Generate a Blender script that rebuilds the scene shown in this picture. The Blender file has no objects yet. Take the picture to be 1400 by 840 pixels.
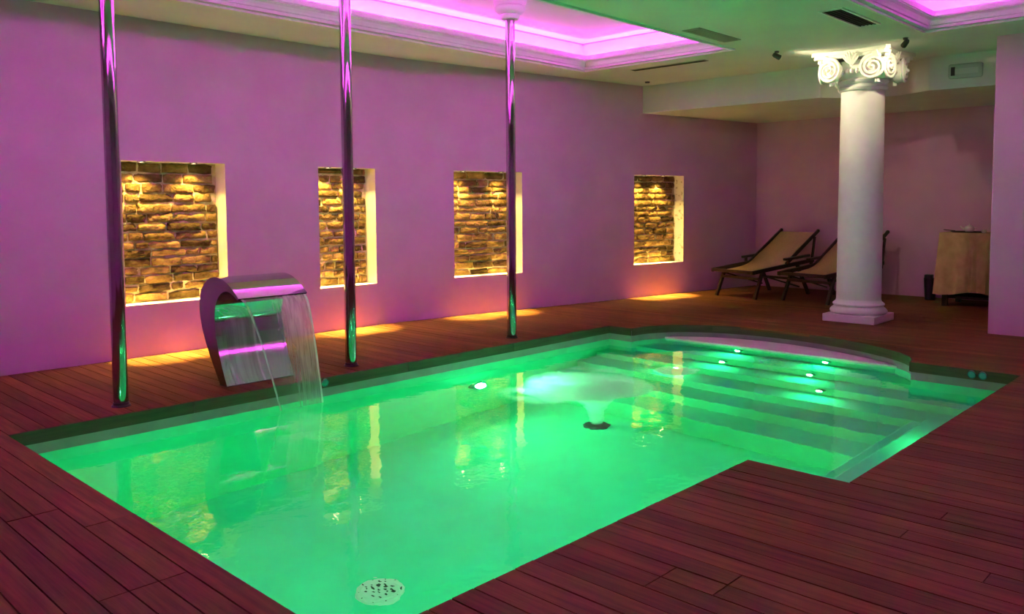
import bpy, bmesh, math, random
from mathutils import Vector, Matrix, noise

R = random.Random(7)
sc = bpy.context.scene
COL = sc.collection
PI = math.pi

# ------------------------------------------------------------------ camera
FPX, PY = 1132.2, 351.9
PITCH, YAW, ROLL = 0.0646, 0.76261, 0.00594
CAM = Vector((0, 0, 1.35))
f0 = Vector((math.cos(YAW), math.sin(YAW), 0)); r0 = Vector((math.sin(YAW), -math.cos(YAW), 0)); up = Vector((0, 0, 1))
fw = f0 * math.cos(PITCH) - up * math.sin(PITCH)
dn = -(f0 * math.sin(PITCH) + up * math.cos(PITCH))
rt = r0 * math.cos(ROLL) + dn * math.sin(ROLL)
dn = -r0 * math.sin(ROLL) + dn * math.cos(ROLL)
cd = bpy.data.cameras.new('camera'); cam = bpy.data.objects.new('camera', cd); COL.objects.link(cam)
cd.sensor_width = 36; cd.lens = FPX / 1400 * 36; cd.shift_y = -(420 - PY) / 1400; cd.clip_start = 0.02
m = Matrix((rt, -dn, -fw)).transposed().to_4x4(); m.translation = CAM
cam.matrix_world = m
sc.camera = cam

# ------------------------------------------------------------------ world, light levels, exposure
w = bpy.data.worlds.new('world'); sc.world = w; w.use_nodes = True
w.node_tree.nodes['Background'].inputs[0].default_value = (0.02, 0.02, 0.02, 1)
w.node_tree.nodes['Background'].inputs[1].default_value = 0.0
sc.view_settings.view_transform = 'Standard'; sc.view_settings.look = 'None'
sc.view_settings.gamma = 1; sc.view_settings.exposure = 0.0
sc.cycles.sample_clamp_indirect = 30.0
sc.cycles.max_bounces = 10; sc.cycles.diffuse_bounces = 5; sc.cycles.transparent_max_bounces = 12
sc.cycles.volume_bounces = 8; sc.cycles.caustics_reflective = False; sc.cycles.blur_glossy = 1.0

COVE_COL, COVE_W = (1.0, 0.04, 0.90), 22.5       # W per metre of LED strip
POOL_COL, POOL_W = (0.11, 1.0, 0.36), 12.0       # W per underwater lamp
STEP_W = 5.0
NICHE_COL, NICHE_W, BEAM_W = (1.0, 0.66, 0.15), 70.0, 1900.0
CAP_COL, CAP_W = (1.0, 0.86, 0.50), 34.0

def lamp(name, kind, loc, col, watt, direction=None, size=None, spot=None, blend=0.5, size_y=None):
    d = bpy.data.lights.new(name, kind); d.energy = watt; d.color = col
    if kind == 'AREA':
        d.shape = 'RECTANGLE' if size_y else 'DISK'; d.size = size
        if size_y: d.size_y = size_y
    elif size: d.shadow_soft_size = size
    if spot: d.spot_size = math.radians(spot); d.spot_blend = blend
    o = bpy.data.objects.new(name, d); COL.objects.link(o); o.location = loc
    if direction: o.rotation_euler = Vector(direction).to_track_quat('-Z', 'Y').to_euler()
    return o

# ------------------------------------------------------------------ materials
def mat(name, col=(.8, .8, .8), rough=.6, metal=0.0, spec=.5):
    m = bpy.data.materials.new(name); m.use_nodes = True
    b = m.node_tree.nodes['Principled BSDF']
    b.inputs['Base Color'].default_value = (*col, 1); b.inputs['Roughness'].default_value = rough
    b.inputs['Metallic'].default_value = metal; b.inputs['Specular IOR Level'].default_value = spec
    return m
def N(m, t, **kw):
    n = m.node_tree.nodes.new(t)
    for k, v in kw.items(): setattr(n, k, v)
    return n
def L(m, a, b): m.node_tree.links.new(a, b)
def bsdf(m): return m.node_tree.nodes['Principled BSDF']
def noisy(m, c1, c2, scale, vec='Position', stretch=(1, 1, 1), detail=4, bump=0.0, bscale=None, rnd=0.0, dist=.01):
    """base colour between c1 and c2 by noise in space; bump by the same kind of noise"""
    g = N(m, 'ShaderNodeNewGeometry') if vec == 'Position' else N(m, 'ShaderNodeTexCoord')
    src = g.outputs[vec]
    mp = N(m, 'ShaderNodeMapping'); mp.inputs['Scale'].default_value = stretch
    L(m, src, mp.inputs['Vector'])
    oi = N(m, 'ShaderNodeObjectInfo')
    if rnd:
        cb = N(m, 'ShaderNodeCombineXYZ'); mu = N(m, 'ShaderNodeMath', operation='MULTIPLY'); mu.inputs[1].default_value = 37.0
        L(m, oi.outputs['Random'], mu.inputs[0]); L(m, mu.outputs[0], cb.inputs[0]); L(m, mu.outputs[0], cb.inputs[2])
        L(m, cb.outputs[0], mp.inputs['Location'])
    n = N(m, 'ShaderNodeTexNoise'); n.inputs['Scale'].default_value = scale; n.inputs['Detail'].default_value = detail
    L(m, mp.outputs[0], n.inputs['Vector'])
    r = N(m, 'ShaderNodeValToRGB'); r.color_ramp.elements[0].position = .3; r.color_ramp.elements[1].position = .72
    r.color_ramp.elements[0].color = (*c1, 1); r.color_ramp.elements[1].color = (*c2, 1)
    L(m, n.outputs['Fac'], r.inputs[0]); out = r.outputs[0]
    if rnd:
        hs = N(m, 'ShaderNodeHueSaturation'); mr = N(m, 'ShaderNodeMapRange')
        mr.inputs['To Min'].default_value = 1 - rnd; mr.inputs['To Max'].default_value = 1 + rnd
        L(m, oi.outputs['Random'], mr.inputs['Value']); L(m, mr.outputs[0], hs.inputs['Value']); L(m, out, hs.inputs['Color']); out = hs.outputs[0]
    L(m, out, bsdf(m).inputs['Base Color'])
    if bump:
        n2 = N(m, 'ShaderNodeTexNoise'); n2.inputs['Scale'].default_value = bscale or scale; n2.inputs['Detail'].default_value = 6
        L(m, mp.outputs[0], n2.inputs['Vector'])
        bp = N(m, 'ShaderNodeBump'); bp.inputs['Strength'].default_value = bump; bp.inputs['Distance'].default_value = dist
        L(m, n2.outputs['Fac'], bp.inputs['Height']); L(m, bp.outputs[0], bsdf(m).inputs['Normal'])
    return m

PLASTER = noisy(mat('mauve_plaster', rough=.85, spec=.2), (.63, .385, .56), (.69, .425, .62), 2.5, bump=.15, bscale=60, dist=.004)
CEIL = noisy(mat('ceiling_paint', rough=.9, spec=.15), (.70, .70, .69), (.76, .76, .75), 1.5, bump=.1, bscale=40, dist=.003)
COVEP = mat('cove_paint', (.82, .81, .82), .7, spec=.3)
NICHEP = noisy(mat('niche_paint', rough=.8, spec=.2), (.78, .76, .70), (.85, .83, .78), 6, bump=.15, bscale=50, dist=.004)
STONEY = noisy(mat('worn_niche_paint', rough=.9, spec=.2), (.40, .36, .28), (.84, .82, .76), 14, bump=.3, bscale=40, dist=.006)
for e, p_ in zip(STONEY.node_tree.nodes['Color Ramp'].color_ramp.elements, (.34, .44)): e.position = p_
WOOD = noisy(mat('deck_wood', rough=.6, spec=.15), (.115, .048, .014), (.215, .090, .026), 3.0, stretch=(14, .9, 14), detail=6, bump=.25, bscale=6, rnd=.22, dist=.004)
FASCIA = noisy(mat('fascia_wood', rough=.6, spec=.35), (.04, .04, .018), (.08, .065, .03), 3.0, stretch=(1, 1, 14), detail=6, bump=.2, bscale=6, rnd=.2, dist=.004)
SUB = mat('subfloor', (.02, .015, .012), .95, spec=.05)
LINER = noisy(mat('pool_liner', rough=.6, spec=.3), (.025, .78, .47), (.035, .86, .54), 3.0, detail=2)  # the lamps' green is put into the liner's colour below water
RIM = noisy(mat('pool_rim', rough=.6, spec=.3), (.24, .25, .24), (.32, .32, .31), 5.0)  # same liner above the water, left without the green
SHELF = noisy(mat('pool_shelf', rough=.6, spec=.3), (.66, .64, .61), (.74, .72, .69), 5.0)
BRICK = noisy(mat('old_brick', rough=.9, spec=.15), (.09, .05, .018), (.36, .23, .085), 7, detail=8, bump=1, bscale=26, rnd=.7, dist=.03)
MORTAR = noisy(mat('old_mortar', rough=.95, spec=.1), (.50, .40, .24), (.70, .60, .40), 18, detail=8, bump=.9, bscale=35, dist=.02)
CHROME = mat('polished_steel', (.50, .49, .50), .06, 1.0)
STEELD = mat('dark_steel', (.10, .09, .10), .35, .8)
STONE = noisy(mat('column_plaster', rough=.7, spec=.3), (.80, .79, .77), (.86, .85, .83), 8, bump=.1, bscale=60, dist=.003)
WHITE = mat('white_plastic', (.8, .8, .8), .4)
VENT = mat('vent_dark', (.012, .012, .014), .7)
VENTG = mat('vent_grey', (.32, .33, .32), .5)
DARKW = noisy(mat('dark_lounger_wood', rough=.4, spec=.4), (.022, .014, .010), (.05, .03, .02), 4, stretch=(3, 14, 14))
CANVAS = noisy(mat('cream_canvas', rough=.9, spec=.1), (.56, .44, .22), (.66, .53, .28), 60, detail=3, bump=.2, bscale=200, dist=.002)
CLOTH = noisy(mat('gold_damask', rough=.8, spec=.2), (.46, .33, .14), (.62, .47, .22), 9, detail=3, bump=.2, bscale=30, dist=.004)
BLACK = mat('black_plastic', (.012, .012, .014), .4)
CERAM = mat('white_ceramic', (.75, .72, .66), .2)
TEAL = mat('teal_button', (.05, .35, .28), .25)
def emit(name, col, s):
    m = bpy.data.materials.new(name); m.use_nodes = True; nt = m.node_tree; nt.nodes.remove(nt.nodes['Principled BSDF'])
    e = nt.nodes.new('ShaderNodeEmission'); e.inputs[0].default_value = (*col, 1); e.inputs[1].default_value = s
    nt.links.new(e.outputs[0], nt.nodes['Material Output'].inputs[0]); return m
LAMPW = emit('warm_lamp', (1, .78, .40), 30)
LAMPP = emit('pool_lamp', (.45, 1, .62), 14)
LEDM = emit('led_strip', (1, .25, .85), 6)

WATER = mat('water', (1, 1, 1), 0.0); bsdf(WATER).inputs['IOR'].default_value = 1.333; bsdf(WATER).inputs['Specular IOR Level'].default_value = .22; bsdf(WATER).inputs['Transmission Weight'].default_value = 1
_g = N(WATER, 'ShaderNodeNewGeometry'); _n1 = N(WATER, 'ShaderNodeTexNoise'); _n1.inputs['Scale'].default_value = 4.5; _n1.inputs['Detail'].default_value = 3
_b = N(WATER, 'ShaderNodeBump'); _b.inputs['Strength'].default_value = .28; _b.inputs['Distance'].default_value = .012
L(WATER, _g.outputs['Position'], _n1.inputs['Vector']); L(WATER, _n1.outputs['Fac'], _b.inputs['Height']); L(WATER, _b.outputs[0], bsdf(WATER).inputs['Normal'])

def foam_mat(name, lo, hi, scale, amount, stretch=(1, 1, 1)):
    """white bubbles: clear where the noise is low, thinned by the mesh's own density attribute"""
    m = bpy.data.materials.new(name); m.use_nodes = True; nt = m.node_tree; nt.nodes.remove(nt.nodes['Principled BSDF'])
    d = N(m, 'ShaderNodeBsdfDiffuse'); d.inputs[0].default_value = (.95, .97, .95, 1)
    t2 = N(m, 'ShaderNodeBsdfTranslucent'); t2.inputs[0].default_value = (.95, .97, .95, 1)
    mx0 = N(m, 'ShaderNodeMixShader'); mx0.inputs[0].default_value = .5; L(m, d.outputs[0], mx0.inputs[1]); L(m, t2.outputs[0], mx0.inputs[2])
    tr = N(m, 'ShaderNodeBsdfTransparent')
    g = N(m, 'ShaderNodeTexCoord'); mp = N(m, 'ShaderNodeMapping'); mp.inputs['Scale'].default_value = stretch
    n = N(m, 'ShaderNodeTexNoise'); n.inputs['Scale'].default_value = scale; n.inputs['Detail'].default_value = 6; n.inputs['Distortion'].default_value = .6
    L(m, g.outputs['Object'], mp.inputs['Vector']); L(m, mp.outputs[0], n.inputs['Vector'])
    mr = N(m, 'ShaderNodeMapRange'); mr.inputs['From Min'].default_value = lo; mr.inputs['From Max'].default_value = hi
    L(m, n.outputs['Fac'], mr.inputs['Value'])
    a = N(m, 'ShaderNodeAttribute', attribute_name='froth')
    mu = N(m, 'ShaderNodeMath', operation='MULTIPLY'); L(m, mr.outputs[0], mu.inputs[0]); L(m, a.outputs['Fac'], mu.inputs[1])
    mu2 = N(m, 'ShaderNodeMath', operation='MULTIPLY', use_clamp=True); mu2.inputs[1].default_value = amount; L(m, mu.outputs[0], mu2.inputs[0])
    mx = N(m, 'ShaderNodeMixShader'); L(m, mu2.outputs[0], mx.inputs[0]); L(m, tr.outputs[0], mx.inputs[1]); L(m, mx0.outputs[0], mx.inputs[2])
    L(m, mx.outputs[0], nt.nodes['Material Output'].inputs[0]); return m
def curtain_mat():
    m = foam_mat('falling_water', .0, .80, 70.0, .70, (1, .3, .05))
    nt = m.node_tree; old = nt.nodes['Material Output'].inputs[0].links[0].from_socket
    gl = N(m, 'ShaderNodeBsdfGlossy'); gl.inputs['Roughness'].default_value = .12
    fr = N(m, 'ShaderNodeFresnel'); fr.inputs[0].default_value = 1.33
    mx = N(m, 'ShaderNodeMixShader'); L(m, fr.outputs[0], mx.inputs[0]); L(m, old, mx.inputs[1]); L(m, gl.outputs[0], mx.inputs[2])
    L(m, mx.outputs[0], nt.nodes['Material Output'].inputs[0]); return m
CURTAIN = curtain_mat()

# ------------------------------------------------------------------ mesh helpers
class MB:
    def __init__(s): s.v = []; s.f = []
    def add(s, vs, fs):
        o = len(s.v); s.v += [tuple(v) for v in vs]; s.f += [tuple(i + o for i in f) for f in fs]; return s
    def box(s, x0, x1, y0, y1, z0, z1):
        return s.add([(x, y, z) for z in (z0, z1) for y in (y0, y1) for x in (x0, x1)],
                     [(0, 2, 3, 1), (4, 5, 7, 6), (0, 1, 5, 4), (2, 6, 7, 3), (0, 4, 6, 2), (1, 3, 7, 5)])
    def quad(s, a, b, c, d): return s.add([a, b, c, d], [(0, 1, 2, 3)])
    def prism(s, poly, z0, z1, caps=True):
        n = len(poly); vs = [(x, y, z0) for x, y in poly] + [(x, y, z1) for x, y in poly]
        fs = [(i, (i + 1) % n, (i + 1) % n + n, i + n) for i in range(n)]
        if caps: fs += [tuple(range(n - 1, -1, -1)), tuple(range(n, 2 * n))]
        return s.add(vs, fs)
    def bar(s, a, b, wd, ht, upv=(0, 0, 1)):
        a = Vector(a); b = Vector(b); d = (b - a).normalized(); u = Vector(upv)
        sd = d.cross(u)
        if sd.length < 1e-3: sd = d.cross(Vector((1, 0, 0)))
        sd.normalize(); u = sd.cross(d).normalized()
        vs = [p + sd * (i * wd / 2) + u * (j * ht / 2) for p in (a, b) for i, j in ((-1, -1), (1, -1), (1, 1), (-1, 1))]
        return s.add(vs, [(0, 1, 5, 4), (1, 2, 6, 5), (2, 3, 7, 6), (3, 0, 4, 7), (3, 2, 1, 0), (4, 5, 6, 7)])
    def lathe(s, prof, cx=0, cy=0, n=32, z0=0, mtx=None):
        vs = []; k = len(prof)
        for i in range(n):
            a = 2 * PI * i / n
            for r, z in prof: vs.append(Vector((cx + r * math.cos(a), cy + r * math.sin(a), z + z0)))
        if mtx: vs = [mtx @ v for v in vs]
        fs = [(i * k + j, ((i + 1) % n) * k + j, ((i + 1) % n) * k + j + 1, i * k + j + 1) for i in range(n) for j in range(k - 1)]
        if prof[0][0] > 1e-5: fs.append(tuple(i * k for i in range(n - 1, -1, -1)))
        if prof[-1][0] > 1e-5: fs.append(tuple(i * k + k - 1 for i in range(n)))
        return s.add(vs, fs)
    def tube(s, pts, r, n=8, ref=(0, 0, 1)):
        pts = [Vector(p) for p in pts]; rings = []
        for i, p in enumerate(pts):
            d = (pts[min(i + 1, len(pts) - 1)] - pts[max(i - 1, 0)]).normalized()
            u = d.cross(Vector(ref))
            if u.length < 1e-3: u = d.cross(Vector((1, 0, 0)))
            u.normalize(); v = d.cross(u); rr = r[i] if isinstance(r, (list, tuple)) else r
            rings.append([p + u * (rr * math.cos(2 * PI * k / n)) + v * (rr * math.sin(2 * PI * k / n)) for k in range(n)])
        vs = [q for rg in rings for q in rg]
        fs = [(i * n + k, i * n + (k + 1) % n, (i + 1) * n + (k + 1) % n, (i + 1) * n + k) for i in range(len(pts) - 1) for k in range(n)]
        fs += [tuple(range(n - 1, -1, -1)), tuple((len(pts) - 1) * n + k for k in range(n))]
        return s.add(vs, fs)
    def mesh(s, name, smooth=False):
        me = bpy.data.meshes.new(name); me.from_pydata(s.v, [], s.f)
        bm = bmesh.new(); bm.from_mesh(me); bmesh.ops.remove_doubles(bm, verts=bm.verts, dist=1e-5)
        bmesh.ops.recalc_face_normals(bm, faces=bm.faces); bm.to_mesh(me); bm.free()
        if smooth:
            me.polygons.foreach_set('use_smooth', [True] * len(me.polygons))
            me.set_sharp_from_angle(angle=math.radians(40))
        return me
    def build(s, name, m, parent=None, smooth=False, bevel=0, kind=None):
        o = bpy.data.objects.new(name, s.mesh(name, smooth)); COL.objects.link(o)
        o.data.materials.append(m)
        if parent: o.parent = parent
        if kind: o['kind'] = kind
        if bevel:
            b = o.modifiers.new('bevel', 'BEVEL'); b.width = bevel; b.segments = 2; b.limit_method = 'ANGLE'
        return o
def tag(o, label, cat, group=None):
    o['label'] = label; o['category'] = cat
    if group: o['group'] = group
    return o
def thing(name, loc, label, cat, group=None, rz=0):
    o = bpy.data.objects.new(name, None); COL.objects.link(o); o.empty_display_size = .1
    o.location = loc; o.rotation_euler = (0, 0, rz); return tag(o, label, cat, group)
def copy_tree(root, loc, rz=None):
    r = root.copy(); COL.objects.link(r); r.location = loc
    if rz is not None: r.rotation_euler = (0, 0, rz)
    for ch in root.children:
        c = ch.copy(); COL.objects.link(c); c.parent = r
        for g in ch.children:
            d = g.copy(); COL.objects.link(d); d.parent = c
    return r

# ------------------------------------------------------------------ the pool's plan
ZC, ZW, ZF = 3.0, -.15, -1.82
PX0, PX1, PY0, PY1, JX, JY = 1.425, 7.305, 2.06, 5.5, 3.945, 1.53
def arc_pt(t):
    c = math.sqrt(max(0, 1 - t * t)); return (7.305 + .88 * c + .15 * t * c, 3.77 + 1.43 * t)
ARC = [arc_pt(math.sin(-PI / 2 + PI * i / 28)) for i in range(29)]
OUT = [(PX0, PY1), (PX0, PY0), (JX, PY0), (JX, JY), (PX1, JY)] + ARC + [(PX1, PY1)]     # counter-clockwise
def arc_y(x):
    """Y extent of the bulge at this X"""
    hit = []
    for a, b in zip(ARC[:-1], ARC[1:]):
        if (a[0] - x) * (b[0] - x) <= 0 and a[0] != b[0]: hit.append(a[1] + (b[1] - a[1]) * (x - a[0]) / (b[0] - a[0]))
    return (min(hit), max(hit)) if len(hit) > 1 else None
WALL = [(-3, 7.46), (5.75, 7.48), (6.15, 7.44), (6.55, 7.375), (12.49, 6.42)]
def wall_y(x):
    for a, b in zip(WALL[:-1], WALL[1:]):
        if a[0] <= x <= b[0]: return a[1] + (b[1] - a[1]) * (x - a[0]) / (b[0] - a[0])
    return WALL[-1][1]

# ------------------------------------------------------------------ floor: slab with the pool's hole, planks across it
def ring_slab(outer, inner, z0, z1):
    bm = bmesh.new()
    vo = [bm.verts.new((x, y, z1)) for x, y in outer]; vi = [bm.verts.new((x, y, z1)) for x, y in inner]
    es = [bm.edges.new((v[i], v[(i + 1) % len(v)])) for v in (vo, vi) for i in range(len(v))]
    bmesh.ops.triangle_fill(bm, edges=es, use_beauty=True)
    mb = MB(); bm.verts.index_update(); mb.add([v.co[:] for v in bm.verts], [tuple(v.index for v in f.verts) for f in bm.faces]); bm.free()
    return mb
floor = ring_slab([(-3, -3), (12.6, -3), (12.6, 7.6), (-3, 7.6)], OUT, 0, -.032).build('floor', SUB, kind='structure')
PITCH_, GAP = .105, .006
unit = MB().box(0, 1, 0, 1, -.026, 0)
UNIT = unit.mesh('plank'); UNIT.materials.append(WOOD)
rest = MB()
def plank(x0, x1, ya, yb, show, ya2=None, yb2=None):
    x0 += GAP / 2; x1 -= GAP / 2; dz = R.uniform(-.0012, .0008)
    if not show or yb - ya < .02:
        if yb - ya > .02: rest.box(x0, x1, ya, yb, -.026, dz)
        return
    if ya2 is None and yb2 is None:
        o = bpy.data.objects.new('plank', UNIT); COL.objects.link(o); o.parent = floor
        o.location = (x0, ya, dz); o.scale = (x1 - x0, yb - ya, 1)
    else:
        ya2 = ya if ya2 is None else ya2; yb2 = yb if yb2 is None else yb2
        MB().prism([(x0, ya), (x1, ya2), (x1, yb2), (x0, yb)], -.026, dz).build('plank', WOOD, floor)
FIXED = {-1: [3.66], -2: [3.66, 2.93], -3: [3.97, 2.93], -4: [3.97, 2.93], -5: [2.5], 8: [.1], 9: [1.63], 10: [1.63, 1.42], 11: [1.42]}
def run(k, x0, x1, ya, yb, show, ya2=None, yb2=None):
    """one row of boards between ya and yb, broken at joints"""
    if k in FIXED: js = [j for j in FIXED[k]]
    elif show and yb - ya > 2.6: js = [ya + (yb - ya) * R.uniform(.3, .7)]
    else: js = []
    js = sorted(j for j in js if ya + .1 < j < yb - .1)
    ed = [ya] + js + [yb]
    for i in range(len(ed) - 1):
        a = ed[i] + (.002 if i else 0); b = ed[i + 1] - (.002 if i < len(ed) - 2 else 0)
        plank(x0, x1, a, b, show, ya2 if i == 0 else None, yb2 if i == len(ed) - 2 else None)
YR = -2.9
for k in range(-40, 106):
    x0 = PX0 + k * PITCH_; x1 = x0 + PITCH_
    vis_r = -9 <= k <= 76
    yw = min(wall_y(x0), wall_y(x1)) - .004
    if k < 0:
        run(k, x0, x1, .9, yw, vis_r); plank(x0, x1, YR, .895, False)
    elif x0 < PX1 - .01:
        run(k, x0, x1, PY1, yw, True)
        edge = PY0 if x1 <= JX + .01 else JY
        lo = -1.0 if k > 12 else -.2
        run(k, x0, x1, lo, edge, vis_r); plank(x0, x1, YR, lo - .005, False)
    else:
        e0, e1 = arc_y(x0 + GAP / 2 + 1e-4), arc_y(x1 - GAP / 2)
        if e0 and e1:
            run(k, x0, x1, e0[1], yw, True, e1[1], None)
            run(k, x0, x1, -1.0, e0[0], True, None, e1[0]); plank(x0, x1, YR, -1.005, False)
        else:
            s = k <= 84
            run(k, x0, x1, 1.0 if x0 < 9.4 else 2.3, yw, s)
            if x0 < 9.4: plank(x0, x1, YR, .995, False)
o = rest.build('plank_remainder', WOOD, floor, kind='stuff')

# ------------------------------------------------------------------ fascia boards round the pool (far sides are seen)
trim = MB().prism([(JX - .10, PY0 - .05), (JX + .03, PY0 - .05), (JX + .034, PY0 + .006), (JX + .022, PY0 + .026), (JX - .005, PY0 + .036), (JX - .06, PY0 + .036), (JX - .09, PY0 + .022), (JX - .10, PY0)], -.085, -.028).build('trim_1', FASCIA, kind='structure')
def fascia(pts, t=.016, z0=-.082, z1=-.002):
    inn = []
    for i, p in enumerate(pts):
        a = Vector(pts[max(i - 1, 0)]); b = Vector(pts[min(i + 1, len(pts) - 1)]); d = (b - a).normalized(); n = Vector((-d.y, d.x))
        inn.append((p[0] + n.x * t, p[1] + n.y * t))
    poly = list(pts) + inn[::-1]
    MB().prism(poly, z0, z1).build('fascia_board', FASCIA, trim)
def seg(a, b): return [a, b]
LX = [PX1, 5.76, 4.45, 2.56, PX0]
for a, b in zip(LX[:-1], LX[1:]): fascia([(a - .003, PY1 + .004), (b + .003, PY1 + .004)])
fascia([(PX1 + .004, ARC[-1][1]), (PX1 + .004, PY1)])
cuts = [0, 10, 20, 28]
for a, b in zip(cuts[:-1], cuts[1:]): fascia([(x + .004, y) for x, y in ARC[a:b + 1]])
fascia([(PX1 + .004, JY), (PX1 + .004, ARC[0][1])])
fascia([(JX, JY - .004), (PX1, JY - .004)], z1=-.028); fascia([(PX0, PY0 - .004), (JX, PY0 - .004)], z1=-.028)
fascia([(JX - .004, PY0), (JX - .004, JY)], z1=-.028); fascia([(PX0 - .004, PY1), (PX0 - .004, PY0)], z1=-.028)

# ------------------------------------------------------------------ pool basin, steps, water
basin = MB()
IN = [(x, y) for x, y in OUT]
n = len(IN)
for i in range(n):
    a, b = IN[i], IN[(i + 1) % n]
    basin.quad((*a, ZF), (*b, ZF), (*b, ZW - .005), (*a, ZW - .005))
MBf = MB(); MBf.add([(x, y, ZF) for x, y in IN], [tuple(range(n))])
basin.add([(x, y, ZF) for x, y in IN], [tuple(range(n))])
basin = basin.build('pool_basin', LINER, kind='structure')
rim = MB()
for i in range(n):
    a, b = IN[i], IN[(i + 1) % n]
    rim.quad((*a, ZW - .005), (*b, ZW - .005), (*b, -.03), (*a, -.03))
rim.build('liner_above_water', RIM, basin)
# steps: straight noses across, the topmost a shelf just above the water in the bulge
def clip_poly(x):
    """basin outline beyond X = x"""
    e = arc_y(x) if x > PX1 else None
    if e: return [(x, e[0])] + [p for p in ARC if p[0] > x] + [(x, e[1])]
    return [(x, JY), (PX1, JY)] + ARC + [(PX1, PY1), (x, PY1)]
STEPS = [(7.75, -.160), (7.38, -.44), (7.06, -.70), (6.74, -.94), (6.42, -1.17), (6.08, -1.42)]
for i, (x, z) in enumerate(STEPS):
    pl = clip_poly(x); bot = STEPS[i + 1][1] - .01 if i + 1 < len(STEPS) else ZF + .001
    ins = [(min(px, PX1 + 10) , py) for px, py in pl]
    MB().prism(ins, bot, z).build('step', LINER, basin, bevel=.012)
MB().prism(clip_poly(7.738), -.160, -.132).build('beach_shelf', SHELF, basin, bevel=.008)
MB().box(JX + .004, 6.40, JY + .004, 1.93, ZF, -.50).build('bench', LINER, basin, bevel=.012)
MB().box(JX + .004, 6.40, 1.93, 2.045, ZF, -.64).build('bench_ledge', LINER, basin, bevel=.012)
# water surface
wm = MB(); wm.add([(x, y, ZW) for x, y in IN], [tuple(range(n))])
water = wm.build('pool_water', WATER, kind='structure')
# floor drain, with slots
dr = MB().lathe([(.0, .028), (.115, .028), (.122, .020), (.142, .018), (.155, .0)], n=40)
drain = thing('pool_drain', (2.822, 3.768, ZF), 'round white slotted drain cover on the pool floor nearest the camera', 'drain'); drain.scale = (.9, .9, 1)
dr.build('cover', WHITE, drain, smooth=True)
slot_me = MB().box(-.006, .006, -.013, .013, .0285, .0305).mesh('slot'); slot_me.materials.append(BLACK)
screw_me = MB().lathe([(0, .0225), (.004, .022), (.005, .018)], n=8).mesh('screw'); screw_me.materials.append(BLACK)
def drain_piece(name, me, x, y):
    o_ = bpy.data.objects.new(name, me); COL.objects.link(o_); o_.parent = drain; o_.location = (x, y, 0)
for i in range(-3, 4):
    for j in range(-2, 3):
        if (i * .026) ** 2 + (j * .036) ** 2 < .0082 and (i + j) % 2 == 0: drain_piece('slot', slot_me, i * .026, j * .036)
for k in range(10): drain_piece('screw', screw_me, .132 * math.cos(.2 * PI * k), .132 * math.sin(.2 * PI * k))
GX, GY = 5.763, 4.474
gey = thing('geyser_nozzle', (GX, GY, ZF), 'dark round nozzle in the pool floor under the white bubble plume', 'nozzle')
MB().lathe([(.05, .03), (.09, .035), (.12, .02), (.125, 0)], n=32).build('ring', STEELD, gey, smooth=True)
MB().lathe([(0, .012), (.05, .012), (.05, .03)], n=24).build('throat', BLACK, gey)

# underwater lamps: one on the far long wall, five on the step risers; unseen ones added below the near deck even out the glow
def pool_lamp(loc, d, watt, label, r=.1, group=None, seen=True):
    d = Vector(d).normalized(); q = d.to_track_quat('Z', 'Y').to_matrix().to_4x4()
    t = thing('underwater_lamp', loc, label, 'pool light', group)
    MB().lathe([(r * .72, .02), (r * .80, .028), (r, .018), (r * 1.02, 0)], n=28, mtx=q).build('bezel', CHROME, t, smooth=True)
    MB().lathe([(0, .020), (r * .5, .018), (r * .74, .012)], n=28, mtx=q).build('lens', LAMPP, t, smooth=True)
    l = lamp('underwater_glow', 'AREA', Vector(loc) + d * .05, POOL_COL, watt, d, r * 1.2); l.data.spread = PI
    return t
lamp('underwater_glow', 'SPOT', (5.273, PY1 - .08, -.93), POOL_COL, 380, (-.1, -1.1, .62), .05, 62, .8)      # that lamp's beam
pool_lamp((5.273, PY1, -.93), (0, -1, .25), POOL_W * 3.2, 'large bright underwater light on the long pool wall behind the foam', .11)
for i, (x, y) in enumerate(((2.1, PY0), (3.25, PY0))):
    pool_lamp((x, y, -.45), (0, 1, 0), POOL_W, 'unseen underwater light added on the near pool wall, under the red deck edge, ' + ('nearer the drain' if i == 0 else 'nearer the deck corner'), .11, 'added underwater lights on the near wall')
pool_lamp((PX0, 4.3, -.45), (1, 0, 0), POOL_W, 'unseen underwater light added on the short pool wall beside the drain', .11)
pool_lamp((5.0, 2.045, -1.1), (0, 1, 0), POOL_W * .5, 'unseen underwater light added in the bench front along the pool extension', .09)
pool_lamp((5.7, JY, -.33), (0, 1, .1), POOL_W * .3, 'unseen underwater light added on the extension wall to brighten steps and bench', .09)  # added for the step treads and bench top, out of view
SL = 'small bright light in the underwater steps, '
for x, y, z, lab in ((7.75, 4.16, -.29, 'topmost step, towards the niche wall'), (7.75, 3.24, -.29, 'topmost step, towards the column'),
                     (7.38, 4.13, -.57, 'second step down, towards the niche wall'), (7.38, 3.23, -.57, 'second step down, towards the column'),
                     (7.06, 3.0, -.80, 'third step down, towards the column'), (7.06, 4.45, -.80, 'third step down, behind the small splash')):
    pool_lamp((x, y, z), (-1, 0, 0), STEP_W, SL + lab, .042, 'step lights')

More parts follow.
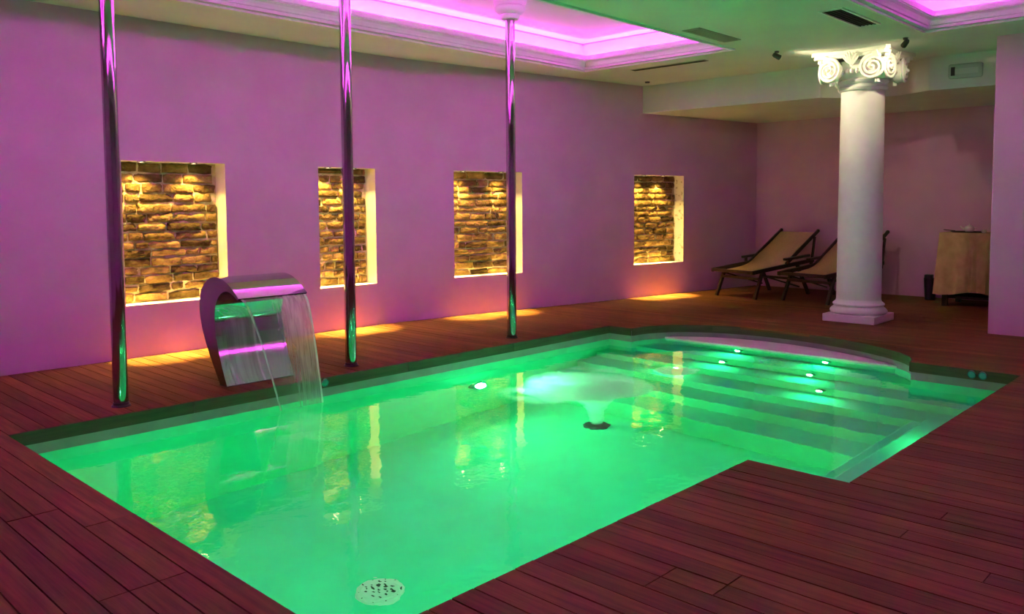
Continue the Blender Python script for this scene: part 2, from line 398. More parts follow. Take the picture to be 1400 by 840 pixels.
# ------------------------------------------------------------------ walls
NICHES = [(2.894, 3.860, 0), (4.897, 5.636, 1), (6.695, 7.716, 2), (9.700, 10.732, 3)]
NZ0, NZ1 = .468, 1.748
xs = sorted(set([p[0] for p in WALL] + [v for a, b, _ in NICHES for v in (a, b)]))
wl = MB()
for a, b in zip(xs[:-1], xs[1:]):
    hole = any(a >= p - 1e-6 and b <= q + 1e-6 for p, q, _ in NICHES)
    for z0, z1 in ((-.03, NZ0), (NZ0, NZ1), (NZ1, ZC)):
        if hole and z0 == NZ0: continue
        wl.quad((a, wall_y(a), z0), (b, wall_y(b), z0), (b, wall_y(b), z1), (a, wall_y(a), z1))
wall_left = wl.build('wall_left', PLASTER, kind='structure', smooth=True)
MB().box(12.46, 12.6, 2.2, 6.5, -.03, ZC).build('wall_back', PLASTER, kind='structure')
MB().box(9.47, 12.6, -3, 2.3, -.03, ZC + .02).build('wall_pier', PLASTER, kind='structure', bevel=.006)
MB().box(-3.1, -3, -3, 7.6, -.03, ZC).build('wall_rear', PLASTER, kind='structure')
MB().box(-3.1, 9.5, -3.1, -3, -.03, ZC).build('wall_right', PLASTER, kind='structure')

# bricks: twelve rough shapes shared by all
def brick_mesh(seed):
    bm = bmesh.new(); bmesh.ops.create_grid(bm, x_segments=6, y_segments=3, size=.5)     # front face, u by v
    bmesh.ops.rotate(bm, verts=bm.verts, cent=(0, 0, 0), matrix=Matrix.Rotation(PI / 2, 3, 'X'))   # faces -Y (the room)
    be = [e for e in bm.edges if e.is_boundary]
    r = bmesh.ops.extrude_edge_only(bm, edges=be)
    for v in [g for g in r['geom'] if isinstance(g, bmesh.types.BMVert)]: v.co.y += 1.0; v.co.x *= 1.05; v.co.z *= 1.06
    off = Vector((seed * 3.7, seed * 1.3, seed * 7.1))
    for v in bm.verts:
        if v.co.y < .5:
            nz = noise.noise(v.co * 3.0 + off); e = max(abs(v.co.x), abs(v.co.z)) > .45
            v.co.y += nz * .55 + (.30 if e else 0)
            v.co.x += .07 * noise.noise(v.co * 4 + off * 2); v.co.z += .20 * noise.noise(v.co * 3 - off)
            if e and abs(v.co.x) > .45 and abs(v.co.z) > .45: v.co.x *= .95; v.co.z *= .90
    bmesh.ops.recalc_face_normals(bm, faces=bm.faces)
    me = bpy.data.meshes.new('brick'); bm.to_mesh(me); bm.free(); me.materials.append(BRICK)
    me.polygons.foreach_set('use_smooth', [True] * len(me.polygons)); return me
BR = [brick_mesh(i + 1) for i in range(14)]
DEP = .235
LAMPF = [(.20, .70), (.20, .645), (.155, .71), (.225, .605)]
NLAB = ['first brick niche, left of the water cascade', 'narrow second brick niche, behind the middle pole', 'third brick niche, behind the pole farthest away', 'fourth brick niche, nearest the loungers']
for xa, xb, ni in NICHES:
    A = Vector((xa, wall_y(xa), 0)); B = Vector((xb, wall_y(xb), 0)); W = (B - A).length; ex = (B - A) / W; ey = Vector((-ex.y, ex.x, 0))
    e = bpy.data.objects.new('niche', None)
    mtx = Matrix((ex, ey, Vector((0, 0, 1)))).transposed().to_4x4(); mtx.translation = A
    lin = MB(); H0, H1 = NZ0, NZ1
    lin.quad((0, 0, H0), (0, DEP, H0), (W, DEP, H0), (W, 0, H0)); lin.quad((0, 0, H1), (W, 0, H1), (W, DEP, H1), (0, DEP, H1))
    lin.quad((0, 0, H0), (0, 0, H1), (0, DEP, H1), (0, DEP, H0))
    if ni != 3: lin.quad((W, 0, H0), (W, 0, H1), (W, DEP, H1), (W, DEP, H0))
    no = lin.build('niche', NICHEP, wall_left); no.matrix_local = mtx
    if ni == 3:
        MB().quad((W, 0, H0), (W, 0, H1), (W, DEP, H1), (W, DEP, H0)).build('worn_jamb', STONEY, no)
    # mortar bed: a rough sheet behind the bricks
    mo = MB(); nu, nv = 28, 40
    vs = [(W * i / nu, DEP - .040 + .014 * noise.noise(Vector((W * i / nu * 9 + ni * 5, j * .3, ni))), H0 + (H1 - H0) * j / nv) for j in range(nv + 1) for i in range(nu + 1)]
    mo.add(vs, [(j * (nu + 1) + i, j * (nu + 1) + i + 1, (j + 1) * (nu + 1) + i + 1, (j + 1) * (nu + 1) + i) for j in range(nv) for i in range(nu)])
    mo.build('mortar', MORTAR, no, smooth=True)
    z = H0; rows = 15; avail = H1 - H0; hs = [R.uniform(.85, 1.15) for _ in range(rows)]; sh = sum(hs)
    for ri in range(rows):
        h = hs[ri] / sh * avail; u = -R.uniform(.02, .22)
        while u < W - .03:
            ln = R.choice((.13, .19, .24, .27, .29, .31)) * R.uniform(.9, 1.1)
            u0, u1 = max(u, .004), min(u + ln, W - .004)
            if u1 - u0 > .045:
                o = bpy.data.objects.new('brick', R.choice(BR)); COL.objects.link(o); o.parent = no
                gapz = R.uniform(.014, .026)
                o.location = ((u0 + u1) / 2, DEP - .066 + R.uniform(-.010, .010), z + h / 2 + R.uniform(-.003, .003))
                o.scale = (u1 - u0 - R.uniform(.014, .028), .036, h - gapz)
                o.rotation_euler = (0, R.uniform(-.025, .025), R.uniform(-.03, .03))
            u += ln
        z += h
    for li, fr in enumerate(LAMPF[ni]):
        loc = mtx @ Vector((W * fr, .040, H1))
        t = thing('niche_spotlight', loc, ('left' if li == 0 else 'right') + ' warm downlight in the ' + NLAB[ni], 'spotlight', 'niche spotlights')
        MB().lathe([(.024, -.001), (.024, -.008), (.034, -.006), (.036, 0)], n=20).build('ring', CHROME, t, smooth=True)
        MB().lathe([(0, -.006), (.023, -.004)], n=20).build('bulb', LAMPW, t)
        lamp('niche_beam', 'SPOT', loc + Vector((0, 0, -.02)), NICHE_COL, NICHE_W, (ey * .05 + Vector((0, 0, -1)))[:], .015, 105, 1.0)
        lamp('niche_beam', 'SPOT', loc + Vector((0, 0, -.02)), NICHE_COL, BEAM_W, (ey * -.10 + Vector((0, 0, -1)))[:], .015, 29, 1.0)

# ------------------------------------------------------------------ ceiling with two coffers
C1 = (-2.0, 8.13, 4.57, 6.50); C2 = (-2.0, 8.62, .45, 2.68)
ce = MB()
X0, X1, Y0, Y1 = -3.1, 12.6, -3.1, 7.6
ys = [Y0, C2[2], C2[3], C1[2], C1[3], Y1]
for i in range(5):
    a, b = ys[i], ys[i + 1]
    h = C2 if i == 1 else C1 if i == 3 else None
    for xa, xb in ([(X0, X1)] if not h else [(X0, h[0]), (h[1], X1)]):
        ce.quad((xa, a, ZC), (xa, b, ZC), (xb, b, ZC), (xb, a, ZC))
ceiling = ce.build('ceiling', CEIL, kind='structure')
def coffer(c, name, power=1.0):
    COVE_L = COVE_W * power
    x0, x1, y0, y1 = c
    # moulding profile: (inset from the opening's edge, height above the ceiling); negative inset is outward
    prof = [(-.075, 0), (-.075, -.020), (-.050, -.020), (-.050, .002), (-.016, .002), (-.016, .032), (.002, .034), (.010, .052), (.026, .074), (.048, .088), (.056, .090), (.056, .100), (.066, .100), (.066, .150), (-.02, .150)]
    mb = MB(); k = len(prof); vs = []
    for sx, sy in ((0, 0), (1, 0), (1, 1), (0, 1)):
        for d, z in prof: vs.append(((x1 - d) if sx else (x0 + d), (y1 - d) if sy else (y0 + d), ZC + z))
    mb.add(vs, [(a * k + j, ((a + 1) % 4) * k + j, ((a + 1) % 4) * k + j + 1, a * k + j + 1) for a in range(4) for j in range(k - 1)])
    mo = mb.build(name, COVEP, kind='structure')
    zt = ZC + .36; wd = .19
    rc = MB(); ox0, ox1, oy0, oy1 = x0 - wd, x1 + wd, y0 - wd, y1 + wd; zl = ZC + .06
    for a, b in (((ox0, oy0), (ox1, oy0)), ((ox1, oy0), (ox1, oy1)), ((ox1, oy1), (ox0, oy1)), ((ox0, oy1), (ox0, oy0))):
        rc.quad((*a, zl), (*b, zl), (*b, zt), (*a, zt))
    for (a0, a1, b0, b1) in ((ox0, ox1, oy0, y0), (ox0, ox1, y1, oy1), (ox0, x0, y0, y1), (x1, ox1, y0, y1)):
        rc.quad((a0, b0, zl), (a1, b0, zl), (a1, b1, zl), (a0, b1, zl))
    rc.build('recess_side', COVEP, mo)
    MB().quad((ox0, oy0, zt), (ox1, oy0, zt), (ox1, oy1, zt), (ox0, oy1, zt)).build('recess_top', COVEP, mo)
    fr = MB()                                                     # small bead where the top meets the sides
    for (a0, a1, b0, b1) in ((ox0, ox1, oy0, oy0 + .02), (ox0, ox1, oy1 - .02, oy1), (ox0, ox0 + .02, oy0, oy1), (ox1 - .02, ox1, oy0, oy1)):
        fr.box(a0, a1, b0, b1, zt - .012, zt)
    fr.build('recess_bead', VENTG, mo)
    st = MB(); q = .03
    for (a0, a1, b0, b1) in ((x0, x1, y0 - .02 - q, y0 - .02), (x0, x1, y1 + .02, y1 + .02 + q), (x0 - .02 - q, x0 - .02, y0, y1), (x1 + .02, x1 + .02 + q, y0, y1)):
        st.box(a0, a1, b0, b1, zl, zl + .012)
    st.build('led_strip', LEDM, mo)
    zz = zl + .02; lx, ly = x1 - x0, y1 - y0; cx, cy = (x0 + x1) / 2, (y0 + y1) / 2
    # direction: up and away from the opening, towards the recess side
    lamp('cove_glow', 'AREA', (cx, y0 - .035, zz), COVE_COL, COVE_L * lx, (0, .25, 1), lx, size_y=.03)
    lamp('cove_glow', 'AREA', (cx, y1 + .035, zz), COVE_COL, COVE_L * lx, (0, -.25, 1), lx, size_y=.03)
    for xx, s in ((x0 - .035, 1), (x1 + .035, -1)):
        l = lamp('cove_glow', 'AREA', (xx, cy, zz), COVE_COL, COVE_L * ly, None, .03, size_y=ly)
        l.rotation_euler = Matrix(((0, 0, 0), (0, 0, 0), (0, 0, 0))).to_3x3().to_euler()
        l.rotation_euler = (PI, s * .25, 0)
    return mo
coffer(C1, 'trim_2'); coffer(C2, 'trim_3', .65)
# alcove's lower ceiling with its faceted front
AL = [(9.86, 6.95), (10.0, 4.33), (10.42, 3.98), (10.50, 3.60), (10.26, 3.17), (10.36, 2.25), (12.55, 2.25), (12.55, 6.7)]
MB().prism(AL, 2.62, ZC + .05).build('ceiling_alcove', CEIL, kind='structure')
# skirting shadow line along the left wall is the deck gap itself

# vents
t = thing('slot_vent', (8.60, 5.60, ZC), 'long thin black slot vent in the ceiling past the end of the pink coffer', 'vent')
MB().box(-.05, .05, -.52, .52, -.006, 0).build('frame', VENTG, t); MB().box(-.035, .035, -.505, .505, -.009, -.004).build('slot', VENT, t)
t = thing('grille_vent', (7.37, 4.29, ZC), 'faint grey closed grille in the green ceiling beside the coffer tip', 'vent')
MB().box(-.40, .40, -.095, .095, -.008, 0).build('frame', VENTG, t)
for i in range(7): MB().box(-.36, .36, -.075 + i * .0215, -.062 + i * .0215, -.012, -.006).build('slat', VENTG, t)
t = thing('linear_vent', (7.56, 3.01, ZC), 'white framed rectangular vent with dark opening in ceiling, near the column', 'vent')
fr = MB(); fr.box(-.44, .44, -.105, -.085, -.012, 0); fr.box(-.44, .44, .085, .105, -.012, 0); fr.box(-.44, -.42, -.085, .085, -.012, 0); fr.box(.42, .44, -.085, .085, -.012, 0)
fr.build('frame', WHITE, t); MB().box(-.42, .42, -.085, .085, -.003, 0).build('opening', VENT, t)
for i in range(5): MB().bar((-.42, -.068 + i * .034, -.006), (.42, -.068 + i * .034, -.006), .004, .010).build('slat', VENT, t)
tag(MB().lathe([(0, -.02), (.03, -.018), (.034, 0)], 9.55, 6.55, 16, ZC).build('ceiling_sensor', STEELD), 'tiny dark sensor on the ceiling in the corner above the last niche', 'sensor')

# ------------------------------------------------------------------ chrome poles
POLES = [(2.164, 5.73, ZC + .36, 'chrome pole nearest the camera, before the first brick niche'),
         (4.037, 5.73, ZC + .36, 'middle chrome pole of three, right of the water cascade'),
         (5.988, 5.73, ZC + .36, 'chrome pole farthest away, with white collar at the ceiling')]
p0 = thing('chrome_pole', (POLES[0][0], POLES[0][1], 0), POLES[0][3], 'pole', 'chrome poles along the pool')
h = POLES[0][2]
MB().lathe([(.047, .012), (.047, h - .08)], n=40).build('shaft', CHROME, p0, smooth=True)
MB().lathe([(.047, .030), (.050, .030), (.052, .012), (.060, .010), (.062, 0)], n=40).build('base_collar', STEELD, p0, smooth=True)
MB().lathe([(.047, h - .20), (.085, h - .20), (.095, h - .185), (.097, h - .165), (.090, h - .155), (.12, h - .145), (.15, h - .115), (.155, h - .085), (.14, h - .075), (.16, h - .05), (.165, h)], n=40).build('ceiling_collar', COVEP, p0, smooth=True)
for x, y, _, lab in POLES[1:]:
    q = copy_tree(p0, (x, y, 0)); q['label'] = lab

# ------------------------------------------------------------------ column
CXX, CYY = 9.51, 3.63
col = thing('column', (CXX, CYY, 0), 'white round column with scrolled capital standing at the end of the pool', 'column'); col['kind'] = 'thing'
MB().box(-.30, .30, -.29, .29, 0, .085).build('plinth', STONE, col, bevel=.006)
MB().lathe([(.0, .085), (.285, .085), (.305, .105), (.305, .125), (.285, .150), (.268, .160), (.262, .175), (.275, .185), (.275, .20), (.262, .212), (.245, .225), (.238, .25)], n=64).build('base_moulding', STONE, col, smooth=True)
MB().lathe([(.238, .25), (.237, .9), (.233, 1.7), (.228, 2.58)], n=64).build('shaft', STONE, col, smooth=True)
MB().lathe([(.228, 2.575), (.245, 2.58), (.258, 2.60), (.258, 2.615), (.245, 2.63), (.240, 2.645), (.252, 2.655), (.268, 2.675), (.268, 2.69), (.25, 2.705), (.255, 2.72), (.30, 2.79), (.315, 2.83), (.31, 2.87), (.29, 2.90)], n=64).build('capital_bell', STONE, col, smooth=True)
ab = []
for q in range(4):
    a0 = q * PI / 2
    for u, v in ((.30, -.42), (.36, -.42)): pass
    pts = []
    for i in range(9):                                    # concave side between two cut corners
        s = -1 + 2 * i / 8
        pts.append((.33 + .075 * s * s, .37 * s))
    ab += [(x * math.cos(a0) - y * math.sin(a0), x * math.sin(a0) + y * math.cos(a0)) for x, y in pts]
MB().prism(ab, 2.925, 2.96).prism([(x * 1.05, y * 1.05) for x, y in ab], 2.96, ZC - .001).build('abacus', STONE, col)
def volute(fx, side):
    """scroll disc with raised spiral on one face of the capital (fx: face angle), at its left or right end"""
    nrm = Vector((math.cos(fx), math.sin(fx), 0)); tan = Vector((-nrm.y, nrm.x, 0))
    c = nrm * .355 + tan * (.235 * side); c.z = 2.795
    d = (nrm + tan * (.16 * side)).normalized()
    hx = Vector((0, 0, 1)).cross(d).normalized(); M = Matrix((hx, Vector((0, 0, 1)), d)).transposed().to_4x4(); M.translation = c
    mb = MB()
    mb.lathe([(0, -.004), (.10, -.004), (.118, -.012), (.118, -.085), (.09, -.12)], n=32, mtx=M)
    pts, rr = [], []
    for i in range(66):
        th = i / 65 * 2.6 * 2 * PI; r = .116 * (1 - i / 65) ** .8 + .016
        pts.append(M @ Vector((r * math.cos(th * side + PI / 2), r * math.sin(th * side + PI / 2), .004 + .03 * i / 65))); rr.append(.019 * (1 - .5 * i / 65))
    mb.tube(pts, rr, 6, d)
    mb.lathe([(0, .060), (.012, .056), (.020, .042), (.020, .0)], n=14, mtx=M)
    # band that carries the scroll up to the abacus
    top = nrm * .37 + tan * (.30 * side); top.z = 2.93
    mb.bar(M @ Vector((0, .11, -.01)), top, .07, .05, d)
    return mb
for q in range(4):
    fx = q * PI / 2
    for s in (-1, 1): volute(fx, s).build('volute', STONE, col, smooth=True)
    nrm = Vector((math.cos(fx), math.sin(fx), 0)); tan = Vector((-nrm.y, nrm.x, 0))
    lf = MB()                                             # palmette in the middle of the face
    for i in range(-3, 4):
        a = i * .30; b0 = nrm * .315 + Vector((0, 0, 2.845)); tip = nrm * (.40 - .012 * abs(i)) + tan * (math.sin(a) * .11) + Vector((0, 0, 2.845 + .13 * math.cos(a)))
        mid = (b0 + tip) / 2 + nrm * .012
        lf.tube([b0, mid, tip], [.012, .020, .006], 6)
    lf.build('palmette', STONE, col, smooth=True)
    eg = MB()                                             # egg band under it
    for i in range(-3, 4):
        a = fx + i * .17; c = Vector((.325 * math.cos(a), .325 * math.sin(a), 2.775))
        eg.lathe([(0, -.034), (.013, -.024), (.021, -.004), (.020, .014), (.012, .026), (0, .030)], c.x, c.y, 10, c.z)
    eg.build('egg_moulding', STONE, col, smooth=True)
    # drops below the scroll corners
    a = fx + PI / 4; c = Vector((.35 * math.cos(a), .35 * math.sin(a), 0))
    MB().prism([(c.x + .03 * math.cos(a + k * PI / 2 + PI / 4), c.y + .03 * math.sin(a + k * PI / 2 + PI / 4)) for k in range(4)], 2.64, 2.93).build('corner_leaf', STONE, col)

# spotlights on the ceiling that light the capital
for (x, y), lab in (((8.65, 4.24), 'small dark ceiling spotlight left of the column capital'), ((8.89, 2.98), 'small dark ceiling spotlight right of the column capital')):
    tgt = Vector((CXX, CYY, 2.50)); b = Vector((x, y, ZC - .055)); d = (tgt - b).normalized()
    t = thing('ceiling_spotlight', (x, y, ZC), lab, 'spotlight', 'column spotlights')
    MB().lathe([(0, -.022), (.022, -.022), (.026, 0)], n=20).build('mount', STEELD, t)
    q = d.to_track_quat('Z', 'Y').to_matrix().to_4x4(); q.translation = Vector((0, 0, -.055))
    MB().lathe([(0, -.045), (.020, -.045), (.026, -.03), (.030, .04), (.026, .04), (.024, .02)], n=20, mtx=q).build('head', STEELD, t, smooth=True)
    MB().lathe([(0, .022), (.024, .02)], n=20, mtx=q).build('bulb', LAMPW, t)
    lamp('capital_beam', 'SPOT', b + d * .05, CAP_COL, CAP_W * (1.25 if y > 3.6 else .55), d[:], .02, 92, .7)

# emergency light on the alcove's front
t = thing('emergency_light', (10.30, 2.80, 2.80), 'frosted box shaped emergency light on the wall above the alcove', 'light')
t.rotation_euler = (0, 0, math.radians(6))
MB().box(-.05, .02, -.17, .17, -.075, .085).build('case', mat('frosted_case', (.52, .55, .53), .25), t, bevel=.02)
MB().box(-.056, -.046, -.13, .13, -.03, .03).build('tube', mat('frosted_tube', (.60, .62, .60), .3), t)
MB().box(-.058, -.048, .10, .14, -.045, .05).build('socket', BLACK, t)

# ------------------------------------------------------------------ water cascade
WX0, WX1 = 2.93, 3.50
cas = thing('water_cascade', (WX0, 5.75, 0), 'curved chrome water cascade arching over the pool edge', 'fountain')
outer = [(5.530, .676), (5.62, .742), (5.70, .787), (5.80, .815), (5.90, .820), (5.99, .800), (6.07, .750), (6.125, .680), (6.150, .600), (6.145, .510), (6.110, .400), (6.05, .285), (5.97, .165), (5.88, .06), (5.84, .0)]
inner = [(5.545, .664), (5.62, .705), (5.69, .725), (5.76, .715), (5.83, .680), (5.880, .620), (5.905, .540), (5.905, .450), (5.885, .350), (5.850, .235), (5.80, .12), (5.745, .02), (5.735, .0)]
def catmull(p, n=5):
    out = []
    for i in range(len(p) - 1):
        a, b, c, d = [Vector(p[min(max(i + k, 0), len(p) - 1)]) for k in (-1, 0, 1, 2)]
        for j in range(n):
            t_ = j / n; out.append(.5 * ((2 * b) + (c - a) * t_ + (2 * a - 5 * b + 4 * c - d) * t_ ** 2 + (3 * b - a - 3 * c + d) * t_ ** 3))
    return out + [Vector(p[-1])]
def relax(p, it=30):
    for _ in range(it): p = [p[0]] + [(p[i - 1] + p[i] * 2 + p[i + 1]) / 4 for i in range(1, len(p) - 1)] + [p[-1]]
    return p
po, pi_ = relax(catmull(outer)), relax(catmull(inner))
WW = WX1 - WX0
def sheet(p, name, m_, t_=.0):
    mb = MB(); vs = [(x, q.x - 5.75, q.y) for q in p for x in (0.0, WW)]
    mb.add(vs, [(2 * i, 2 * i + 1, 2 * i + 3, 2 * i + 2) for i in range(len(p) - 1)])
    return mb.build(name, m_, cas, smooth=True)
sheet(po, 'outer_sheet', CHROME); sheet(pi_, 'inner_sheet', CHROME)
for x in (.003, WW - .003):
    cr = MB(); M_ = 40
    a_ = [po[round(i * (len(po) - 1) / M_)] for i in range(M_ + 1)]; b_ = [pi_[round(i * (len(pi_) - 1) / M_)] for i in range(M_ + 1)]
    for dx in (-.003, .003):
        cr.add([(x + dx, q.x - 5.75, q.y) for q in a_] + [(x + dx, q.x - 5.75, q.y) for q in b_], [(i, i + 1, M_ + 2 + i, M_ + 1 + i) for i in range(M_)])
    cr.build('side_plate', mat('side_steel', (.30, .28, .30), .22, 1.0), cas)
MB().box(0, WW, -.02, .10, 0, .006).build('foot_plate', STEELD, cas)
# falling sheet of water
cv = MB(); nu, nv = 40, 30; vs = []; dens = []
for j in range(nv + 1):
    s = j / nv; z = .668 + (ZW - .01 - .668) * s; y = 5.536 - .15 * math.sqrt(s) - .04 * s
    xl = WX0 + .02 + .19 * s ** .8; xr = WX1 - .01 + .015 * s
    for i in range(nu + 1):
        u = i / nu; x = xl + (xr - xl) * u
        vs.append((x, y + .004 * math.sin(u * 9 + s * 2) * s, z))
        dens.append(.20 + .75 * min(1, max(0, (u - .15) * 2)) * (1 - .25 * s) + (1.2 if u < .03 or u > .97 else 0))
cv.add(vs, [(j * (nu + 1) + i, j * (nu + 1) + i + 1, (j + 1) * (nu + 1) + i + 1, (j + 1) * (nu + 1) + i) for j in range(nv) for i in range(nu)])
def with_density(mb, dens, name, m_, kind=None, parent=None):
    me = bpy.data.meshes.new(name); me.from_pydata(mb.v, [], mb.f); me.materials.append(m_)
    at = me.attributes.new('froth', 'FLOAT', 'POINT'); at.data.foreach_set('value', dens)
    me.polygons.foreach_set('use_smooth', [True] * len(me.polygons))
    o_ = bpy.data.objects.new(name, me); COL.objects.link(o_)
    if kind: o_['kind'] = kind
    if parent: o_.parent = parent
    return o_
o = with_density(cv, dens, 'falling_water', CURTAIN, 'stuff')
tag(o, 'thin clear sheet of water falling from the chrome cascade into the pool', 'water')

# ------------------------------------------------------------------ foam: clouds of fine bubbles in the water (they scatter light)
def bubbles_mat(name, dens, scale, lo, hi):
    m = bpy.data.materials.new(name); m.use_nodes = True; nt = m.node_tree; nt.nodes.remove(nt.nodes['Principled BSDF'])
    v = N(m, 'ShaderNodeVolumeScatter'); v.inputs['Color'].default_value = (1, 1, 1, 1); v.inputs['Anisotropy'].default_value = .1
    g = N(m, 'ShaderNodeNewGeometry'); n = N(m, 'ShaderNodeTexNoise'); n.inputs['Scale'].default_value = scale; n.inputs['Detail'].default_value = 4; n.inputs['Distortion'].default_value = .8
    L(m, g.outputs['Position'], n.inputs['Vector'])
    mr = N(m, 'ShaderNodeMapRange'); mr.inputs['From Min'].default_value = lo; mr.inputs['From Max'].default_value = hi; mr.inputs['To Max'].default_value = dens
    L(m, n.outputs['Fac'], mr.inputs['Value']); L(m, mr.outputs[0], v.inputs['Density'])
    L(m, v.outputs[0], nt.nodes['Material Output'].inputs['Volume']); return m
FOAM = bubbles_mat('foam_bubbles', 10, 3.0, .42, .60)
SPLASH = bubbles_mat('splash_bubbles', 70, 7, .36, .6)
FROTH = bubbles_mat('froth', 9, 5, .4, .7)
PLUME = bubbles_mat('plume_bubbles', 16, 5, .25, .6)
def foam_patch(name, poly, z, thick, label, m_=FOAM, n=14):
    """lens of bubbles hanging just under the water's surface, thick in the middle and thin at the rim"""
    cx = sum(p[0] for p in poly) / len(poly); cy = sum(p[1] for p in poly) / len(poly)
    P = catmull(list(poly) + [poly[0]], 6)[:-1]; mb = MB(); k = len(P)
    for side in (0, 1):
        vs = []
        for j in range(n + 1):
            s = j / n
            for q in P:
                x = cx + (q.x - cx) * s; y = cy + (q.y - cy) * s
                hh = thick * (1 - s ** 2.2) * (.7 + .5 * noise.noise(Vector((x * 3, y * 3, 3))))
                vs.append((x, y, z - (max(hh, 0) if side else 0)))
        mb.add(vs, [(j * k + i, j * k + (i + 1) % k, (j + 1) * k + (i + 1) % k, (j + 1) * k + i) for j in range(1, n) for i in range(k)])
        mb.add([(cx, cy, vs[0][2])] + vs[k:2 * k], [(0, 1 + i, 1 + (i + 1) % k) for i in range(k)])
    o_ = mb.build(name, m_, kind='stuff', smooth=True)
    return tag(o_, label, 'foam')
BIG = [(4.62, 4.62), (5.05, 4.80), (5.50, 4.78), (5.95, 4.80), (6.08, 4.50), (5.72, 4.02), (5.25, 3.80), (4.85, 3.78), (4.55, 3.98), (4.50, 4.30)]
foam_patch('foam', BIG, ZW - .004, .155, 'broad white foam patch on the green water above the geyser')
foam_patch('splash', [(6.327 + .24 * math.cos(a) , 4.012 + .20 * math.sin(a)) for a in [i * PI / 4 for i in range(8)]], ZW - .004, .12, 'small white splash on the water left of the step lights', SPLASH)
foam_patch('cascade_foam', [(2.72, 4.92), (2.95, 4.90), (3.15, 4.65), (3.08, 4.35), (2.88, 4.33), (2.70, 4.60)], ZW - .004, .05, 'faint foam on the water in front of the cascade', FROTH)
pl = MB(); nz, na = 30, 40; vs = []
for j in range(nz + 1):
    s = j / nz; z = ZF + .04 + (ZW - .13 - ZF - .04) * s
    r = .055 + .10 * s + .42 * s ** 3.2; cx = GX - .10 * s - .25 * s ** 3; cy = GY - .05 * s - .10 * s ** 3
    for i in range(na):
        a = 2 * PI * i / na; rr = r * (1 + .18 * noise.noise(Vector((math.cos(a) * 1.5, math.sin(a) * 1.5, z * 2.5))))
        vs.append((cx + rr * math.cos(a), cy + rr * math.sin(a), z))
pl.add(vs, [(j * na + i, j * na + (i + 1) % na, (j + 1) * na + (i + 1) % na, (j + 1) * na + i) for j in range(nz) for i in range(na)] + [tuple(range(na - 1, -1, -1)), tuple(nz * na + i for i in range(na))])
tag(pl.build('bubble_plume', PLUME, kind='stuff', smooth=True), 'white plume of bubbles rising from the pool floor nozzle', 'bubbles')

# buttons on the fascia
for x, y, d, lab in ((3.616, PY1 - .012, (0, -1, 0), 'small round teal button on the fascia right of the falling water'),
                     (PX1 - .012, 1.874, (-1, 0, 0), 'left of two round teal buttons on the fascia at the pool corner'),
                     (PX1 - .012, 1.795, (-1, 0, 0), 'right of two round teal buttons on the fascia at the pool corner')):
    q = Vector(d).to_track_quat('Z', 'Y').to_matrix().to_4x4()
    t = thing('push_button', (x, y, -.040), lab, 'button', 'air push buttons')
    MB().lathe([(.026, .004), (.030, .010), (.034, .006), (.035, -.004)], n=24, mtx=q).build('bezel', CHROME, t, smooth=True)
    MB().lathe([(0, .012), (.018, .011), (.026, .005)], n=24, mtx=q).build('cap', TEAL, t, smooth=True)

# ------------------------------------------------------------------ loungers
def make_lounger(loc, rz, label):
    t = thing('sun_lounger', loc, label, 'sun lounger', 'loungers in the alcove', rz)
    W2 = .36
    def P(name, mb, m_=DARKW, **kw): return mb.build(name, m_, t, **kw)
    for s in (-1, 1):
        P('side_rail', MB().bar((-.06, s * W2, .375), (1.30, s * W2, .50), .035, .055), bevel=.006)
        P('leg', MB().bar((.20, s * .335, .39), (.03, s * .345, 0), .036, .042))
        P('leg', MB().bar((.95, s * .335, .46), (1.22, s * .345, 0), .036, .042))
        P('back_rail', MB().bar((.72, s * .325, .46), (1.44, s * .325, .915), .030, .045), bevel=.005)
        P('back_strut', MB().bar((1.34, s * .35, .84), (1.27, s * .35, .42), .022, .035))
        P('finial', MB().tube([(1.43, s * .325, .905), (1.455, s * .325, .925), (1.475, s * .325, .935)], [.022, .028, .014], 8), smooth=True)
        P('armrest', MB().bar((.62, s * .375, .535), (1.18, s * .375, .575), .055, .035), bevel=.008)
        P('arm_post', MB().bar((.70, s * .375, .44), (.70, s * .375, .53), .03, .03))
    P('stretcher', MB().bar((.13, -.34, .28), (.13, .34, .28), .03, .035)); P('stretcher', MB().bar((1.10, -.34, .22), (1.10, .34, .22), .03, .035))
    P('foot_bar', MB().bar((-.03, -.38, .378), (-.03, .38, .378), .04, .045), bevel=.008)
    P('brace', MB().bar((.18, -.33, .33), (1.02, -.33, .12), .016, .02)); P('brace', MB().bar((.18, .33, .33), (1.02, .33, .12), .016, .02))
    pts = [(-.035, .40), (.08, .385), (.25, .378), (.45, .40), (.62, .43), (.74, .475), (.90, .575), (1.10, .69), (1.28, .805), (1.40, .885), (1.43, .90)]
    mb = MB(); P2 = catmull(pts, 4)
    for s in range(len(P2) - 1):
        a, b = P2[s], P2[s + 1]; mb.quad((a.x, -.312, a.y), (a.x, .312, a.y), (b.x, .312, b.y), (b.x, -.312, b.y))
    o_ = P('sling', mb, CANVAS, smooth=True); s_ = o_.modifiers.new('solid', 'SOLIDIFY'); s_.thickness = .014
    return t
l1 = make_lounger((10.62, 5.80, 0), math.radians(-12), 'cream canvas lounger with dark wood frame, in full view left of the column')
l2 = copy_tree(l1, (10.66, 4.80, 0), math.radians(-11)); l2['label'] = 'cream canvas lounger with dark wood frame, partly hidden behind the column'

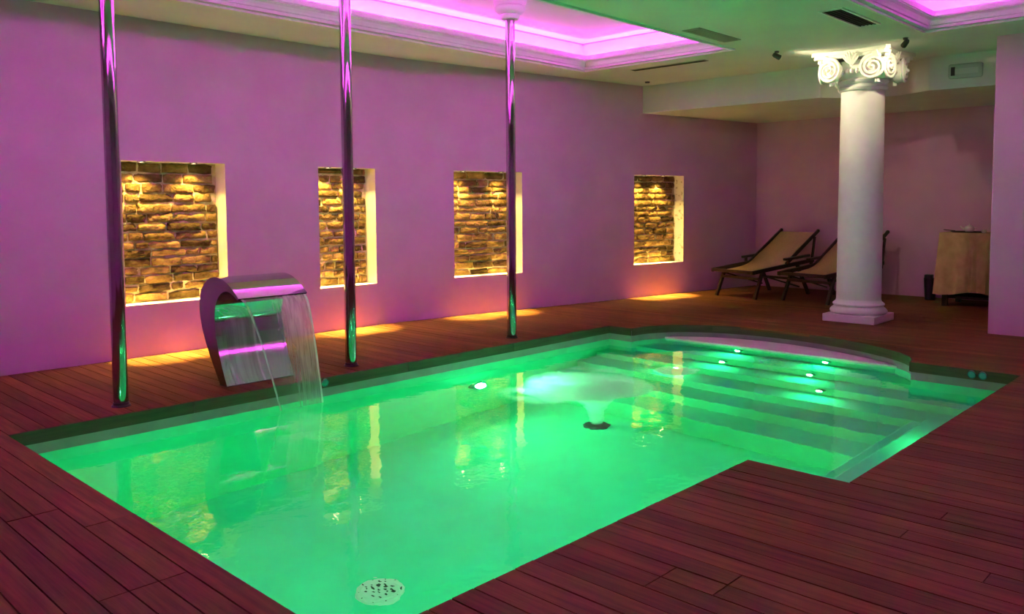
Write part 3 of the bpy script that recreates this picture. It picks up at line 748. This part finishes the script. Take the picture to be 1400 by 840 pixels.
# ------------------------------------------------------------------ draped table, tea things, bin
tb = thing('side_table', (11.85, 2.95, 0), 'dark table under the gold cloth, behind the right hand pier', 'table')
MB().box(-.33, .33, -.40, .40, .90, .93).build('tabletop', DARKW, tb)
for sx in (-1, 1):
    for sy in (-1, 1): MB().box(sx * .29 - .03, sx * .29 + .03, sy * .36 - .03, sy * .36 + .03, 0, .90).build('leg', DARKW, tb)
MB().box(-.28, .28, -.35, .35, .10, .13).build('shelf', DARKW, tb)
cl = MB(); per = []
nn = 120
for i in range(nn):
    a = 2 * PI * i / nn; c, s = math.cos(a), math.sin(a); k = 1 / max(abs(c) / .36, abs(s) / .43); per.append((k * c, k * s, a))
rows = 16; vs = []
for j in range(rows + 1):
    d = j / rows
    for x, y, a in per:
        corner = min(1, (abs(math.sin(2 * a))) ** 2); fl = 1 + (.04 * d + .10 * d * corner)
        fold = 1 + .035 * d * math.sin(a * 19) + .02 * d * math.sin(a * 31 + 1)
        vs.append((x * fl * fold, y * fl * fold, .947 - (.74 + .05 * corner) * d - .004 * (j > 0)))
cl.add(vs, [(j * nn + i, j * nn + (i + 1) % nn, (j + 1) * nn + (i + 1) % nn, (j + 1) * nn + i) for j in range(rows) for i in range(nn)])
cl.add([(x, y, .947) for x, y, a in per], [tuple(range(nn))])
o = cl.build('tablecloth', CLOTH, smooth=True); o.location = (11.85, 2.95, 0); tag(o, 'gold patterned tablecloth draped over the table beside the pier', 'tablecloth')
ZT = .948
t = tag(MB().lathe([(0, .004), (.15, .004), (.165, .016), (.170, .016), (.155, 0)], n=32).build('tray', DARKW, smooth=True), 'dark round tray on the gold tablecloth', 'tray'); t.location = (11.72, 3.10, ZT); t.scale = (.9, 1.25, 1)
t = thing('tea_pot', (11.68, 3.08, ZT + .005), 'small white pot on the tray on the gold tablecloth', 'pot')
MB().lathe([(0, 0), (.035, 0), (.055, .02), (.06, .045), (.05, .07), (.03, .08)], n=24).build('body', CERAM, t, smooth=True)
MB().lathe([(.032, .08), (.02, .09), (.006, .094), (.008, .105), (0, .110)], n=16).build('lid', CERAM, t, smooth=True)
MB().tube([(0, .05, .035), (0, .085, .05), (0, .105, .078)], [.014, .010, .007], 8).build('spout', CERAM, t, smooth=True)
MB().tube([(0, -.05, .06), (0, -.085, .06), (0, -.088, .03), (0, -.052, .02)], .006, 6).build('handle', CERAM, t, smooth=True)
tag(MB().lathe([(0, 0), (.02, 0), (.034, .04), (.031, .04), (.018, .006), (0, .006)], 11.62, 2.90, 20, ZT).build('cup', CERAM, smooth=True), 'small cup right of the pot, close to the pier', 'cup')
tag(MB().bar((11.66, 3.24, ZT + .02), (11.60, 3.36, ZT + .035), .02, .01).build('tongs', BLACK), 'dark utensil lying at the left end of the tray', 'utensil')
t = thing('waste_bin', (12.12, 3.66, 0), 'slim black waste bin on the floor left of the draped table', 'bin')
MB().lathe([(0, 0), (.065, 0), (.082, .30), (.078, .30), (.062, .01), (0, .01)], n=28).build('bucket', BLACK, t, smooth=True)
MB().box(-.02, .075, -.02, .075, .28, .345).build('lid', BLACK, t, bevel=.008)
